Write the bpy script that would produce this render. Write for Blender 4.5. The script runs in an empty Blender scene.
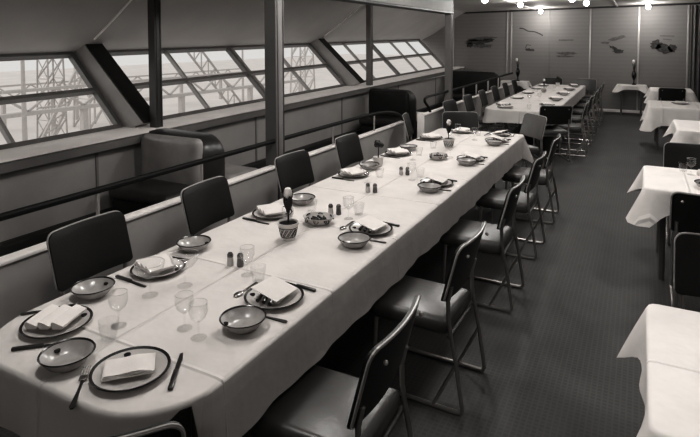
import bpy, bmesh, math, random
from mathutils import Vector, Matrix
random.seed(7)
PI = math.pi
scene = bpy.context.scene
COL = scene.collection

# ------------------------------------------------------------------ materials
def tint(v):
    return (min(1, v*1.03), v*0.985, v*0.955, 1)

def mat(name, v, rough=.6, spec=.4, metal=0.0, noise=0.0, nscale=8.0, bump=0.0, bscale=60.0, sheen=0.0):
    m = bpy.data.materials.new(name); m.use_nodes = True
    nt = m.node_tree; b = nt.nodes['Principled BSDF']
    b.inputs['Base Color'].default_value = tint(v)
    b.inputs['Roughness'].default_value = rough
    b.inputs['Specular IOR Level'].default_value = spec
    b.inputs['Metallic'].default_value = metal
    if noise or bump:
        tc = nt.nodes.new('ShaderNodeTexCoord')
    if noise:
        n = nt.nodes.new('ShaderNodeTexNoise'); n.inputs['Scale'].default_value = nscale; n.inputs['Detail'].default_value = 4
        nt.links.new(tc.outputs['Object'], n.inputs['Vector'])
        r = nt.nodes.new('ShaderNodeValToRGB')
        r.color_ramp.elements[0].position = .3; r.color_ramp.elements[1].position = .7
        r.color_ramp.elements[0].color = tint(v*(1-noise)); r.color_ramp.elements[1].color = tint(v*(1+noise))
        nt.links.new(n.outputs['Fac'], r.inputs['Fac']); nt.links.new(r.outputs['Color'], b.inputs['Base Color'])
    if bump:
        n2 = nt.nodes.new('ShaderNodeTexNoise'); n2.inputs['Scale'].default_value = bscale
        nt.links.new(tc.outputs['Object'], n2.inputs['Vector'])
        bp = nt.nodes.new('ShaderNodeBump'); bp.inputs['Strength'].default_value = bump; bp.inputs['Distance'].default_value = .01
        nt.links.new(n2.outputs['Fac'], bp.inputs['Height']); nt.links.new(bp.outputs['Normal'], b.inputs['Normal'])
    return m

def carpet_mat():
    m = mat('carpet_grid', .05, .62, .5); nt = m.node_tree; b = nt.nodes['Principled BSDF']
    tc = nt.nodes.new('ShaderNodeTexCoord')
    br = nt.nodes.new('ShaderNodeTexBrick'); br.offset = 0.0
    br.inputs['Scale'].default_value = 1.0; br.inputs['Brick Width'].default_value = .028; br.inputs['Row Height'].default_value = .028
    br.inputs['Mortar Size'].default_value = .006; br.inputs['Mortar Smooth'].default_value = .6
    br.inputs['Color1'].default_value = tint(.046); br.inputs['Color2'].default_value = tint(.056); br.inputs['Mortar'].default_value = tint(.072)
    nt.links.new(tc.outputs['Object'], br.inputs['Vector'])
    n = nt.nodes.new('ShaderNodeTexNoise'); n.inputs['Scale'].default_value = 2.2
    nt.links.new(tc.outputs['Object'], n.inputs['Vector'])
    mx = nt.nodes.new('ShaderNodeMix'); mx.data_type = 'RGBA'; mx.blend_type = 'MULTIPLY'; mx.inputs['Factor'].default_value = .7
    r = nt.nodes.new('ShaderNodeValToRGB'); r.color_ramp.elements[0].color = (.55, .55, .55, 1); r.color_ramp.elements[1].color = (1.25, 1.25, 1.25, 1)
    nt.links.new(n.outputs['Fac'], r.inputs['Fac'])
    nt.links.new(br.outputs['Color'], mx.inputs['A']); nt.links.new(r.outputs['Color'], mx.inputs['B'])
    nt.links.new(mx.outputs['Result'], b.inputs['Base Color'])
    return m

def linen_mat(name, v, cx, cy, px, py):
    """ironed linen: pressed fold lines on a px x py grid, faint wrinkles"""
    m = mat(name, v, .75, .25); nt = m.node_tree; b = nt.nodes['Principled BSDF']; L = nt.links.new
    tc = nt.nodes.new('ShaderNodeTexCoord'); sp = nt.nodes.new('ShaderNodeSeparateXYZ'); L(tc.outputs['Object'], sp.inputs[0])
    def ridge(out, c, p):
        a = nt.nodes.new('ShaderNodeMath'); a.operation = 'SUBTRACT'; L(out, a.inputs[0]); a.inputs[1].default_value = c
        q = nt.nodes.new('ShaderNodeMath'); q.operation = 'PINGPONG'; L(a.outputs[0], q.inputs[0]); q.inputs[1].default_value = p/2
        s = nt.nodes.new('ShaderNodeMapRange'); s.inputs['From Min'].default_value = 0; s.inputs['From Max'].default_value = .012
        s.inputs['To Min'].default_value = 1; s.inputs['To Max'].default_value = 0; L(q.outputs[0], s.inputs['Value'])
        return s.outputs['Result']
    ax = ridge(sp.outputs['X'], cx, px); ay = ridge(sp.outputs['Y'], cy, py)
    mxm = nt.nodes.new('ShaderNodeMath'); mxm.operation = 'MAXIMUM'; L(ax, mxm.inputs[0]); L(ay, mxm.inputs[1])
    n = nt.nodes.new('ShaderNodeTexNoise'); n.inputs['Scale'].default_value = 5; n.inputs['Detail'].default_value = 3; L(tc.outputs['Object'], n.inputs['Vector'])
    ad = nt.nodes.new('ShaderNodeMath'); ad.operation = 'MULTIPLY_ADD'; L(n.outputs['Fac'], ad.inputs[0]); ad.inputs[1].default_value = 1.6; L(mxm.outputs[0], ad.inputs[2])
    bp = nt.nodes.new('ShaderNodeBump'); bp.inputs['Strength'].default_value = .55; bp.inputs['Distance'].default_value = .014
    L(ad.outputs[0], bp.inputs['Height']); L(bp.outputs['Normal'], b.inputs['Normal'])
    r = nt.nodes.new('ShaderNodeValToRGB'); r.color_ramp.elements[0].position = .3; r.color_ramp.elements[1].position = .75
    r.color_ramp.elements[0].color = tint(v*.93); r.color_ramp.elements[1].color = tint(v*1.03)
    L(n.outputs['Fac'], r.inputs['Fac']); L(r.outputs['Color'], b.inputs['Base Color'])
    return m

def wall_mat(name, v, rough=.55):
    """matt fabric wall covering with faint horizontal bands"""
    m = mat(name, v, rough, .3); nt = m.node_tree; b = nt.nodes['Principled BSDF']; L = nt.links.new
    tc = nt.nodes.new('ShaderNodeTexCoord'); w = nt.nodes.new('ShaderNodeTexWave'); w.bands_direction = 'Z'
    w.inputs['Scale'].default_value = 3.2; w.inputs['Distortion'].default_value = 1.5; w.inputs['Detail'].default_value = 2
    L(tc.outputs['Object'], w.inputs['Vector'])
    r = nt.nodes.new('ShaderNodeValToRGB'); r.color_ramp.elements[0].color = tint(v*.97); r.color_ramp.elements[1].color = tint(v*1.03)
    L(w.outputs['Fac'], r.inputs['Fac']); L(r.outputs['Color'], b.inputs['Base Color'])
    return m

def glass_mat(name, refl=.1, tr=.93):
    m = bpy.data.materials.new(name); m.use_nodes = True; nt = m.node_tree
    nt.nodes.remove(nt.nodes['Principled BSDF']); out = nt.nodes['Material Output']
    t = nt.nodes.new('ShaderNodeBsdfTransparent'); t.inputs[0].default_value = (tr, tr, tr, 1)
    g = nt.nodes.new('ShaderNodeBsdfGlossy'); g.inputs['Roughness'].default_value = .05
    lw = nt.nodes.new('ShaderNodeLayerWeight'); lw.inputs['Blend'].default_value = .22
    mr = nt.nodes.new('ShaderNodeMapRange'); mr.inputs['To Min'].default_value = refl*.4; mr.inputs['To Max'].default_value = min(1, refl*4)
    nt.links.new(lw.outputs['Facing'], mr.inputs['Value'])
    mx = nt.nodes.new('ShaderNodeMixShader'); nt.links.new(mr.outputs['Result'], mx.inputs[0])
    nt.links.new(t.outputs[0], mx.inputs[1]); nt.links.new(g.outputs[0], mx.inputs[2]); nt.links.new(mx.outputs[0], out.inputs[0])
    return m

def emit_mat(name, s):
    m = mat(name, .9); b = m.node_tree.nodes['Principled BSDF']
    n = m.node_tree.nodes.new('ShaderNodeTexNoise'); n.inputs['Scale'].default_value = 3
    b.inputs['Emission Color'].default_value = (1, .96, .9, 1); b.inputs['Emission Strength'].default_value = s
    return m

M = {
 'carpet': carpet_mat(),
 'prom_floor': mat('promenade_floor', .03, .5, .4, noise=.2),
 'far_wall': wall_mat('far_wall_fabric', .20),
 'side_wall': wall_mat('side_wall_fabric', .22),
 'ceil': mat('ceiling_panel', .40, .7, .2, noise=.05, nscale=2),
 'prom_ceil': mat('sloped_ceiling_panel', .42, .6, .25, noise=.05, nscale=2),
 'panel': mat('under_window_panel', .38, .5, .35, noise=.06, nscale=3),
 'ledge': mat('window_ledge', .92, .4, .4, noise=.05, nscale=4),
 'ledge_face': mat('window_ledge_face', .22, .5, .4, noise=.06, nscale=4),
 'knee': mat('low_wall_panel', .38, .5, .35, noise=.08, nscale=5),
 'cap': mat('low_wall_cap', .9, .35, .5, noise=.03),
 'frame': mat('window_frame_metal', .15, .4, .5, noise=.1),
 'frame_light': mat('window_bar_light', .30, .45, .5, noise=.08),
 'beam_lit': mat('beam_lit_face', .34, .5, .4, noise=.06),
 'beam_shaded': mat('beam_shaded_face', .012, .5, .3, noise=.1),
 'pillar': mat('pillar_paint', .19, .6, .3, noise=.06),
 'pillar_shaded': mat('pillar_shaded', .10, .5, .4, noise=.06),
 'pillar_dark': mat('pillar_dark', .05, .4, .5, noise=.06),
 'header': mat('header_beam_paint', .16, .6, .3, noise=.05),
 'trim_dark': mat('dark_moulding', .02, .5, .3, noise=.1),
 'trim_metal': mat('aluminium_strip', .42, .4, .5, metal=.4, noise=.05),
 'rail': mat('black_handrail', .006, .65, .2, noise=.1),
 'post': mat('handrail_post', .5, .3, .6, metal=.6, noise=.05),
 'sofa': mat('dark_leather', .035, .32, .55, noise=.2, nscale=6, bump=.15, bscale=25),
 'sofa_lit': mat('lit_leather', .36, .3, .5, noise=.2, nscale=5, bump=.1, bscale=25),  # bench leather lightened to paint in the window light on it
 'sofa_dark': mat('black_upholstery', .014, .5, .35, noise=.2),
 'seat': mat('chair_seat_leather', .065, .33, .5, noise=.15, nscale=7, bump=.1, bscale=30),
 'back': mat('chair_back_leather', .013, .45, .35, noise=.12, nscale=9, bump=.08, bscale=80),
 'piping': mat('chair_back_piping', .36, .35, .5, noise=.08),
 'tube': mat('aluminium_tube', .5, .28, .6, metal=.9, noise=.05),
 'tube_dark': mat('shaded_tube', .16, .35, .5, metal=.6, noise=.08),
 'screw': mat('bright_screw', .8, .2, .6, metal=.5, noise=.03),
 'china': mat('china_glaze', .50, .22, .5, noise=.03),
 'china_in': mat('bowl_glaze', .36, .25, .5, noise=.12, nscale=30),
 'rim': mat('dark_rim_glaze', .018, .25, .5, noise=.1),
 'napkin': mat('napkin_linen', .70, .8, .2, noise=.03, nscale=20, bump=.1, bscale=120),
 'silver': mat('tarnished_silver', .30, .25, .6, metal=.9, noise=.15, nscale=20),
 'silver_dark': mat('dark_cutlery', .05, .3, .6, metal=.6, noise=.15, nscale=20),
 'glass': glass_mat('drinking_glass', .07, .992),
 'glint': mat('glass_rim_glint', .62, .15, .6, noise=.03),
 'shiny': mat('back_leather_sheen', .13, .26, .6, noise=.1, nscale=6),  # back leather lightened for the light it reflects, also smoother
 'pane': glass_mat('window_pane', .02, .985),
 'salt': mat('pale_shaker_glass', .5, .2, .5, noise=.05),
 'pepper': mat('dark_shaker_glass', .10, .2, .5, noise=.05),
 'pot': mat('glazed_pot', .62, .3, .5, noise=.04),
 'soil': mat('dark_soil', .012, .9, .1, noise=.3, nscale=60),
 'leaf': mat('dark_leaf', .016, .5, .4, noise=.3, nscale=20),
 'bud': mat('pale_tulip', .75, .5, .3, noise=.06, nscale=20),
 'vase': mat('black_vase', .01, .2, .6, noise=.1),
 'wood': mat('table_wood', .03, .5, .4, noise=.3),
 'globe': emit_mat('lamp_globe', 14.0),
 'ink': mat('mural_ink', .06, .7, .2, noise=.4, nscale=18),
 'ink_soft': mat('mural_wash', .115, .7, .2, noise=.3, nscale=14),
 'curtain': mat('grey_curtain', .12, .7, .2, noise=.1),
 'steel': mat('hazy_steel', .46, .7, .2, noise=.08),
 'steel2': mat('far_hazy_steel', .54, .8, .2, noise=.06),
 'ground': mat('pale_ground', .68, .9, .1, noise=.06, nscale=.25),
 'shed': mat('pale_shed_wall', .7, .9, .1, noise=.07, nscale=.2),
}
M['linen'] = linen_mat('linen_long', .66, -1.70, 1.35, .52, .72)
M['linen_far'] = linen_mat('linen_far', .60, -1.65, 8.8, .52, .75)
M['linen_small'] = linen_mat('linen_small', .80, .33, 2.12, .5, .6)

# ------------------------------------------------------------------ mesh builder
class MB:
    def __init__(s): s.v = []; s.f = []
    def add(s, vs, fs):
        o = len(s.v); s.v += [tuple(p) for p in vs]; s.f += [tuple(i+o for i in f) for f in fs]; return s
    def xf(s, mtx):
        s.v = [tuple(mtx @ Vector(p)) for p in s.v]; return s
    def box(s, x0, x1, y0, y1, z0, z1, bev=0.0, seg=2):
        if bev <= 0:
            vs = [(x, y, z) for z in (z0, z1) for y in (y0, y1) for x in (x0, x1)]
            s.add(vs, [(0,2,3,1),(4,5,7,6),(0,1,5,4),(2,6,7,3),(0,4,6,2),(1,3,7,5)]); return s
        bm = bmesh.new(); bmesh.ops.create_cube(bm, size=1)
        for v in bm.verts:
            v.co = Vector(((x0+x1)/2+v.co.x*(x1-x0), (y0+y1)/2+v.co.y*(y1-y0), (z0+z1)/2+v.co.z*(z1-z0)))
        bmesh.ops.bevel(bm, geom=bm.edges[:], offset=bev, segments=seg, affect='EDGES', profile=.5)
        bm.verts.index_update()
        s.add([v.co[:] for v in bm.verts], [[v.index for v in f.verts] for f in bm.faces]); bm.free(); return s
    def bar(s, a, b, w, t, up=(0,0,1)):
        """rectangular bar from a to b, w wide, t thick along up"""
        a = Vector(a); b = Vector(b); d = (b-a).normalized(); u = Vector(up); u = (u-d*u.dot(d)).normalized(); r = d.cross(u)
        vs = []
        for p in (a, b):
            for i, j in ((-1,-1),(1,-1),(1,1),(-1,1)): vs.append(p+r*(i*w/2)+u*(j*t/2))
        s.add(vs, [(0,1,2,3),(7,6,5,4),(0,4,5,1),(1,5,6,2),(2,6,7,3),(3,7,4,0)]); return s
    def tube(s, pts, r, n=8, closed=False, r2=None):
        P = [Vector(p) for p in pts]; k = len(P); rings = []; prev = None
        for i in range(k):
            if closed: t = (P[(i+1) % k]-P[i-1])
            else: t = P[min(i+1, k-1)]-P[max(i-1, 0)]
            t.normalize()
            if prev is None:
                u = Vector((0,0,1)) if abs(t.z) < .9 else Vector((1,0,0))
            else: u = prev
            u = (u-t*u.dot(t)).normalized(); prev = u; w = t.cross(u)
            rr = r if r2 is None else r+(r2-r)*i/(k-1)
            rings.append([P[i]+(u*math.cos(2*PI*j/n)+w*math.sin(2*PI*j/n))*rr for j in range(n)])
        vs = [p for rg in rings for p in rg]; fs = []
        for i in range(k if closed else k-1):
            a = i*n; b = ((i+1) % k)*n
            for j in range(n): fs.append((a+j, a+(j+1) % n, b+(j+1) % n, b+j))
        if not closed: fs.append(tuple(range(n-1, -1, -1))); fs.append(tuple(range((k-1)*n, k*n)))
        s.add(vs, fs); return s
    def lathe(s, prof, n=32, c=(0,0,0)):
        vs = []; fs = []
        for (r, z) in prof:
            for j in range(n):
                a = 2*PI*j/n; vs.append((c[0]+r*math.cos(a), c[1]+r*math.sin(a), c[2]+z))
        for i in range(len(prof)-1):
            for j in range(n): fs.append((i*n+j, i*n+(j+1) % n, (i+1)*n+(j+1) % n, (i+1)*n+j))
        closed = prof[0] == prof[-1]
        if not closed and prof[0][0] > 1e-6: fs.append(tuple(range(n-1, -1, -1)))
        if not closed and prof[-1][0] > 1e-6: fs.append(tuple(range((len(prof)-1)*n, len(prof)*n)))
        s.add(vs, fs); return s
    def prism(s, poly, axis, a, b):
        """poly: 2-D points; axis 'x','y','z' extrusion from a to b"""
        def mk(p, h):
            return {'x': (h, p[0], p[1]), 'y': (p[0], h, p[1]), 'z': (p[0], p[1], h)}[axis]
        n = len(poly); vs = [mk(p, a) for p in poly]+[mk(p, b) for p in poly]
        s.add(vs, [tuple(range(n-1, -1, -1)), tuple(range(n, 2*n))]+[(i, (i+1) % n, n+(i+1) % n, n+i) for i in range(n)]); return s
    def sphere(s, c, r, n=14, m=8, sz=1.0):
        prof = [(max(1e-7, r*math.sin(PI*i/m)), -r*sz*math.cos(PI*i/m)) for i in range(m+1)]
        return s.lathe(prof, n, c)
    def build(s, name, m, parent=None, smooth=35, loc=None):
        me = bpy.data.meshes.new(name); me.from_pydata(s.v, [], s.f); me.validate(); me.update()
        bm = bmesh.new(); bm.from_mesh(me); bmesh.ops.remove_doubles(bm, verts=bm.verts, dist=1e-6)
        bmesh.ops.recalc_face_normals(bm, faces=bm.faces); bm.to_mesh(me); bm.free()
        if smooth:
            me.shade_smooth(); me.set_sharp_from_angle(angle=math.radians(smooth))
        me.materials.append(m if not isinstance(m, str) else M[m])
        o = bpy.data.objects.new(name, me); COL.objects.link(o)
        if parent: o.parent = parent
        if loc: o.location = loc
        return o

def tag(o, label, cat, group=None, kind=None):
    o['label'] = label; o['category'] = cat
    if group: o['group'] = group
    if kind: o['kind'] = kind
    return o
def struct(o, label=None):
    o['kind'] = 'structure'
    if label: o['label'] = label
    return o
def empty(name, loc=(0,0,0), rz=0):
    o = bpy.data.objects.new(name, None); COL.objects.link(o); o.location = loc; o.rotation_euler = (0,0,rz); o.empty_display_size = .1
    return o
def copy_tree(o, parent=None):
    c = o.copy(); COL.objects.link(c)
    if parent: c.parent = parent
    for ch in list(o.children): copy_tree(ch, c)
    return c
class Proto:
    """builds a thing once, then hands out copies of it with all its parts"""
    def __init__(s, make): s.make = make; s.root = None
    def place(s, x, y, z, rz, label, cat, group=None):
        if s.root is None: o = s.root = s.make()
        else: o = copy_tree(s.root)
        o.location = (x, y, z); o.rotation_euler = (0,0,rz); tag(o, label, cat, group)
        if not group and 'group' in o: del o['group']
        return o

# ------------------------------------------------------------------ dimensions
Y0, YF = -2.2, 15.2            # room ends
XR = 2.2                       # aisle-side wall
XK = -2.88                     # low wall between dining room and promenade
TZ = .72                       # table height (cloth top)
def dz(y): return .0125*(y-4.07)     # the hull rises a little along the room
def ceil_z(x): return 2.58+.0155*(x+4.7)
WB = (-4.85, .91)              # window foot (x,z)
WT = (-5.62, 1.67)             # window head

# ------------------------------------------------------------------ setting
struct(MB().box(XK, XR+.1, Y0-.1, YF+.1, -.08, 0).build('floor', 'carpet'), 'dark carpet with a fine square grid')
struct(MB().box(-4.8, XK, Y0-.1, YF+.1, -.08, -.002).build('floor_promenade', 'prom_floor'), 'dark promenade floor')
struct(MB().prism([(-4.7, 0), (XR+.1, 0), (XR+.1, 2.85), (-4.4, 2.85), (-5.75, 2.1), (-5.75, 1.82), (-5.0, 1.03), (-4.7, 1.0)], 'y', YF, YF+.1).build('wall_far', 'far_wall', smooth=0), 'grey fabric far wall')
struct(MB().box(XR, XR+.1, Y0-.1, YF, 0, 2.85).build('wall_aisle_side', 'side_wall'))
struct(MB().box(-6.6, XR+.1, Y0-.1, Y0, 0, 2.85).build('wall_behind_camera', 'side_wall'))
mb = MB()
mb.add([(-4.36, Y0-.1, 2.585), (XR+.1, Y0-.1, ceil_z(XR)), (XR+.1, YF+.1, ceil_z(XR)), (-4.36, YF+.1, 2.585),
        (-4.36, Y0-.1, 2.70), (XR+.1, Y0-.1, ceil_z(XR)+.1), (XR+.1, YF+.1, ceil_z(XR)+.1), (-4.36, YF+.1, 2.70)],
       [(0,3,2,1),(4,5,6,7),(0,1,5,4),(2,3,7,6),(0,4,7,3),(1,2,6,5)])
struct(mb.build('ceiling', 'ceil', smooth=0), 'flat pale dining room ceiling')
# sloped promenade ceiling, gently curved
mb = MB(); prof = [(WT[0]-.05, WT[1]+.0), (-5.3, 1.845), (-4.95, 2.08), (-4.62, 2.32), (-4.36, 2.585), (-4.36, 2.72), (-5.72, 1.95)]
ys = [Y0-.1, 0, 2, 4.17, 6.5, 9.1, 12, YF]
n = len(prof)
vs = [(x, y, z+(dz(y) if i in (0,1,2,3,6) else 0)) for y in ys for i, (x, z) in enumerate(prof)]
fs = [(k*n+i, k*n+(i+1) % n, (k+1)*n+(i+1) % n, (k+1)*n+i) for k in range(len(ys)-1) for i in range(n)]
mb.add(vs, fs); struct(mb.build('ceiling_promenade', 'prom_ceil', smooth=50), 'sloping curved ceiling above the slanted windows')
def seam(y, name):
    mb = MB()
    p = [(-5.3, 1.838), (-4.95, 2.072), (-4.62, 2.312), (-4.37, 2.57)]
    for a, b in zip(p[:-1], p[1:]): mb.bar((a[0], y, a[1]+dz(y)), (b[0], y, b[1]+dz(y)), .014, .02, (.6, 0, -.8))
    struct(mb.build(name, 'ledge'))
seam(4.02, 'trim_1'); seam(8.98, 'trim_2')
# wall below the ledge, with panel seams, and the heater skirt at its foot
mb = MB()
mb.box(-4.7, -4.56, Y0, YF, 0, .86)
o = struct(mb.build('wall_window_side', 'panel'), 'pale panelled wall under the window ledge')
k = 3
for y in (1.0, 3.45, 5.9, 8.3, 10.8, 13.2):
    struct(MB().box(-4.56, -4.545, y-.012, y+.012, .1, .86).build('trim_%d' % k, 'ledge_face')); k += 1
struct(MB().box(-4.56, -4.44, Y0, YF, 0, .2, .015).build('baseboard_window_side', 'trim_dark'))
# ledge: pale top, darker face
def strip(name, prof, m, ys=(Y0, 0, 4, 8, 12, YF), zo=True):
    mb = MB(); n = len(prof)
    mb.add([(x, y, z+(dz(y) if zo else 0)) for y in ys for (x, z) in prof],
           [(k*n+i, k*n+(i+1) % n, (k+1)*n+(i+1) % n, (k+1)*n+i) for k in range(len(ys)-1) for i in range(n)]+[tuple(range(n)), tuple(range((len(ys)-1)*n, len(ys)*n))])
    return struct(mb.build(name, m, smooth=40))
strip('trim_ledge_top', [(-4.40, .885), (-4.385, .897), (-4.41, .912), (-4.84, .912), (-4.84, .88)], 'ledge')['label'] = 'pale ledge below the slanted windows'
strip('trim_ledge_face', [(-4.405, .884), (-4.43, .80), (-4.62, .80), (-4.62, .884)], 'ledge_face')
# low wall between dining room and promenade
def low_wall(idx, y0, y1):
    struct(MB().box(XK-.03, XK+.03, y0, y1, 0, .685).build('wall_low_%d' % idx, 'knee'), 'low grey wall with a pale cap')
    struct(MB().box(XK-.042, XK+.042, y0-.01, y1+.01, .685, .708, .006).build('trim_low_wall_cap_%d' % idx, 'cap'))
low_wall(1, Y0, 7.05); low_wall(2, 7.72, 14.3)
struct(MB().box(XK-.05, XK+.05, 7.66, 7.72, 0, .74, .01).build('trim_low_wall_end', 'cap'))
# header beam under the ceiling
struct(MB().box(XK-.07, XK+.07, Y0, 9.0, 2.285, 2.62).build('trim_header', 'header'), 'pale header beam along the dining room edge')
struct(MB().box(XK-.085, XK+.085, Y0, 9.02, 2.25, 2.285, .008).build('trim_header_edge', 'trim_dark'))
# pillars
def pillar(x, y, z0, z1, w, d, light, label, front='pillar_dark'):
    o = empty('pillar', (x, y, z0)); struct(o, label)
    h = z1-z0; m1 = 'pillar' if light else 'pillar_dark'
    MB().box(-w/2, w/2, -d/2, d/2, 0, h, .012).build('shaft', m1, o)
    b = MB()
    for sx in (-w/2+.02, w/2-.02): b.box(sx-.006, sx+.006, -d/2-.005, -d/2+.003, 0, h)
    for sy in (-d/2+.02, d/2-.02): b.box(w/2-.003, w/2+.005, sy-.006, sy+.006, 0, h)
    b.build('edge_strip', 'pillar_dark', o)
    MB().box(-w/2+.004, w/2-.004, -d/2-.006, -d/2+.004, 0, h).build('front_tone', front, o)  # front sheet; darker on the nearer rail pillar to paint in its shade
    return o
pillar(XK-.03, 4.05, 0, 2.26, .125, .125, True, 'grey pillar standing in the low wall, the nearer one', 'pillar_shaded')
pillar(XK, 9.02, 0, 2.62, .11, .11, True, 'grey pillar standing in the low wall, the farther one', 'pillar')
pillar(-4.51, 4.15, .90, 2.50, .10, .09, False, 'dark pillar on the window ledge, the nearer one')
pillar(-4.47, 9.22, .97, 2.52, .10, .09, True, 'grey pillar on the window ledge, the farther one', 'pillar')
# slanted beams at the hull frames
def wpt(t, y, out=0.0):
    """point on the window slope: t 0 foot..1 head, out = offset towards the room"""
    dx, dzz = WT[0]-WB[0], WT[1]-WB[1]; L = math.hypot(dx, dzz); nx, nz = dzz/L, -dx/L
    return Vector((WB[0]+dx*t+nx*out, y, WB[1]+dzz*t+nz*out+dz(y)))
def beam(y0, y1, name, label):
    o = empty(name, wpt(0, (y0+y1)/2)); struct(o, label); base = o.location.copy()
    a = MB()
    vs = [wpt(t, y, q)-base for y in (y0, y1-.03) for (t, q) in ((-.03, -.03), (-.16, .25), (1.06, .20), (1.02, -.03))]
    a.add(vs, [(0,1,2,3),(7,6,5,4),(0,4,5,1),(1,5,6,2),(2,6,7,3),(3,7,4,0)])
    a.build('lit_side', 'beam_lit', o, smooth=0)  # near side coloured pale for the window light it catches
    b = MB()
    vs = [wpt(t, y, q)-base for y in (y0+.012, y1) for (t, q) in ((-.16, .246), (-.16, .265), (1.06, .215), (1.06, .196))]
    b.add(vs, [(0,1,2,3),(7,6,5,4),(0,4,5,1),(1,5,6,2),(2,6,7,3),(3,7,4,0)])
    b.build('shaded_face', 'beam_shaded', o, smooth=0)  # inboard face coloured near black for shade towards the room
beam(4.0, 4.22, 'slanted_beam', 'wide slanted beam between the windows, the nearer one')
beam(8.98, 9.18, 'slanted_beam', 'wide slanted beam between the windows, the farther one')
# windows
def window(idx, y0, y1, heavy, light):
    w = empty('window_%d' % idx, wpt(0, (y0+y1)/2)); struct(w, 'slanted window band'); base = w.location.copy()
    def br(p, q, wd, th): fr.bar(Vector(p)-base, Vector(q)-base, wd, th, (.69, 0, .72))
    fr = MB()
    br(wpt(.0, y0), wpt(.0, y1), .05, .06); br(wpt(1.0, y0), wpt(1.0, y1), .05, .06)
    br(wpt(.49, y0), wpt(.49, y1), .045, .06)
    for y in (y0+.02, y1-.02)+tuple(heavy): br(wpt(0, y), wpt(1, y), .055, .06)
    fr.build('window_frame', 'frame', w, smooth=0)
    fr = MB()
    for y in heavy: br(wpt(0, y+.07, .0), wpt(1, y+.07, .0), .05, .05)
    for y in light: br(wpt(0, y), wpt(1, y), .035, .05)
    if heavy or light: fr.build('glazing_bar', 'frame_light', w, smooth=0)
    cuts = sorted([y0, y1]+list(heavy)+list(light))
    for a, b in zip(cuts[:-1], cuts[1:]):
        for t0, t1 in ((.02, .48), (.50, .98)):
            g = MB(); g.add([wpt(t0, a+.02, -.01)-base, wpt(t0, b-.02, -.01)-base, wpt(t1, b-.02, -.01)-base, wpt(t1, a+.02, -.01)-base], [(0,1,2,3)])
            g.build('pane', 'pane', w, smooth=0)
window(1, Y0, 3.98, (.1,), (1.4, 2.85))
window(2, 4.24, 8.96, (6.58,), (5.33, 7.75))
window(3, 9.2, 14.85, (11.55,), (10.3, 12.75, 13.8))
# far wall strips, mouldings, baseboard
i = 20
for x in (-4.72, -3.22, -3.11, -2.14, -1.15, -.06, .97):
    struct(MB().box(x-.02, x+.02, YF-.02, YF+.01, .08 if x > -3 else .9, ceil_z(x)-.03, .005).build('trim_%d' % i, 'trim_metal' if x != -2.14 else 'far_wall')); i += 1
struct(MB().box(-4.5, XR, YF-.025, YF+.01, 0, .07, .006).build('baseboard_far', 'cap'))
mb = MB(); mb.add([(-4.7, YF-.03, 2.54), (XR, YF-.03, ceil_z(XR)-.045), (XR, YF-.03, ceil_z(XR)+.02), (-4.7, YF-.03, 2.6), (-4.7, YF+.01, 2.54), (XR, YF+.01, ceil_z(XR)-.045), (XR, YF+.01, ceil_z(XR)+.02), (-4.7, YF+.01, 2.6)],
                  [(0,1,2,3),(7,6,5,4),(0,4,5,1),(3,2,6,7),(0,3,7,4),(1,5,6,2)])
struct(mb.build('trim_30', 'trim_dark', smooth=0))
for j, x in enumerate((-2.45, -.55)):
    struct(MB().box(x-.025, x+.025, 8.6, YF, ceil_z(x)-.02, ceil_z(x)+.02, .004).build('trim_%d' % (31+j), 'trim_metal'))
# curtain hanging at the end of the far wall
cv = MB(); N = 60
for zz in (0.05, 2.6):
    for q in range(N+1):
        x = 1.02+q*.014; cv.v.append((x, 14.98+.035*math.sin(q*.95), zz))
cv.f = [(q, q+1, N+2+q, N+1+q) for q in range(N)]
tag(cv.build('curtain', 'curtain'), 'grey pleated curtain hanging beside the far wall', 'curtain')

# ------------------------------------------------------------------ outside
struct(MB().box(-140, -6.7, -25, 260, -6.2, -6).build('ground', 'ground'), 'pale hazy ground outside')
def lattice_tower(x, y, w, h, m, label, grp):
    o = empty('lattice_tower', (x, y, -6)); tag(o, label, 'tower', grp)
    for sx in (-1, 1):
        for sy in (-1, 1):
            MB().bar((sx*w/2, sy*w/2, 0), (sx*w/3, sy*w/3, h), w*.06, w*.06, (1, 0, 0)).build('leg', m, o, smooth=0)
    b = MB(); k = int(h/w)
    for q in range(k):
        z0, z1 = q*h/k, (q+1)*h/k; f0 = w/2-(w/6)*q/k; f1 = w/2-(w/6)*(q+1)/k
        for s in (-1, 1):
            b.bar((-f0, s*f0, z0), (f1, s*f1, z1), w*.032, w*.032, (0, 1, 0)); b.bar((s*f0, -f0, z0), (s*f1, f1, z1), w*.06, w*.06, (1, 0, 0))
            b.bar((f0, s*f0, z0), (-f1, s*f1, z1), w*.032, w*.032, (0, 1, 0)); b.bar((-f1, s*f1, z1), (f1, s*f1, z1), w*.032, w*.032, (0, 1, 0))
    b.build('lattice_bracing', m, o, smooth=0)
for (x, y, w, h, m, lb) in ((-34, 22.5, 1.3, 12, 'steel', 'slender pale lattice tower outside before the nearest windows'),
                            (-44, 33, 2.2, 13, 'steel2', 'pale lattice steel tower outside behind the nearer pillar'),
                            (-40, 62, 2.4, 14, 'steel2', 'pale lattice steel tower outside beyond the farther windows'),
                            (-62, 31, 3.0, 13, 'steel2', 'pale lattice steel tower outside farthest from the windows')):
    lattice_tower(x, y, w, h, m, lb, None)
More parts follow.
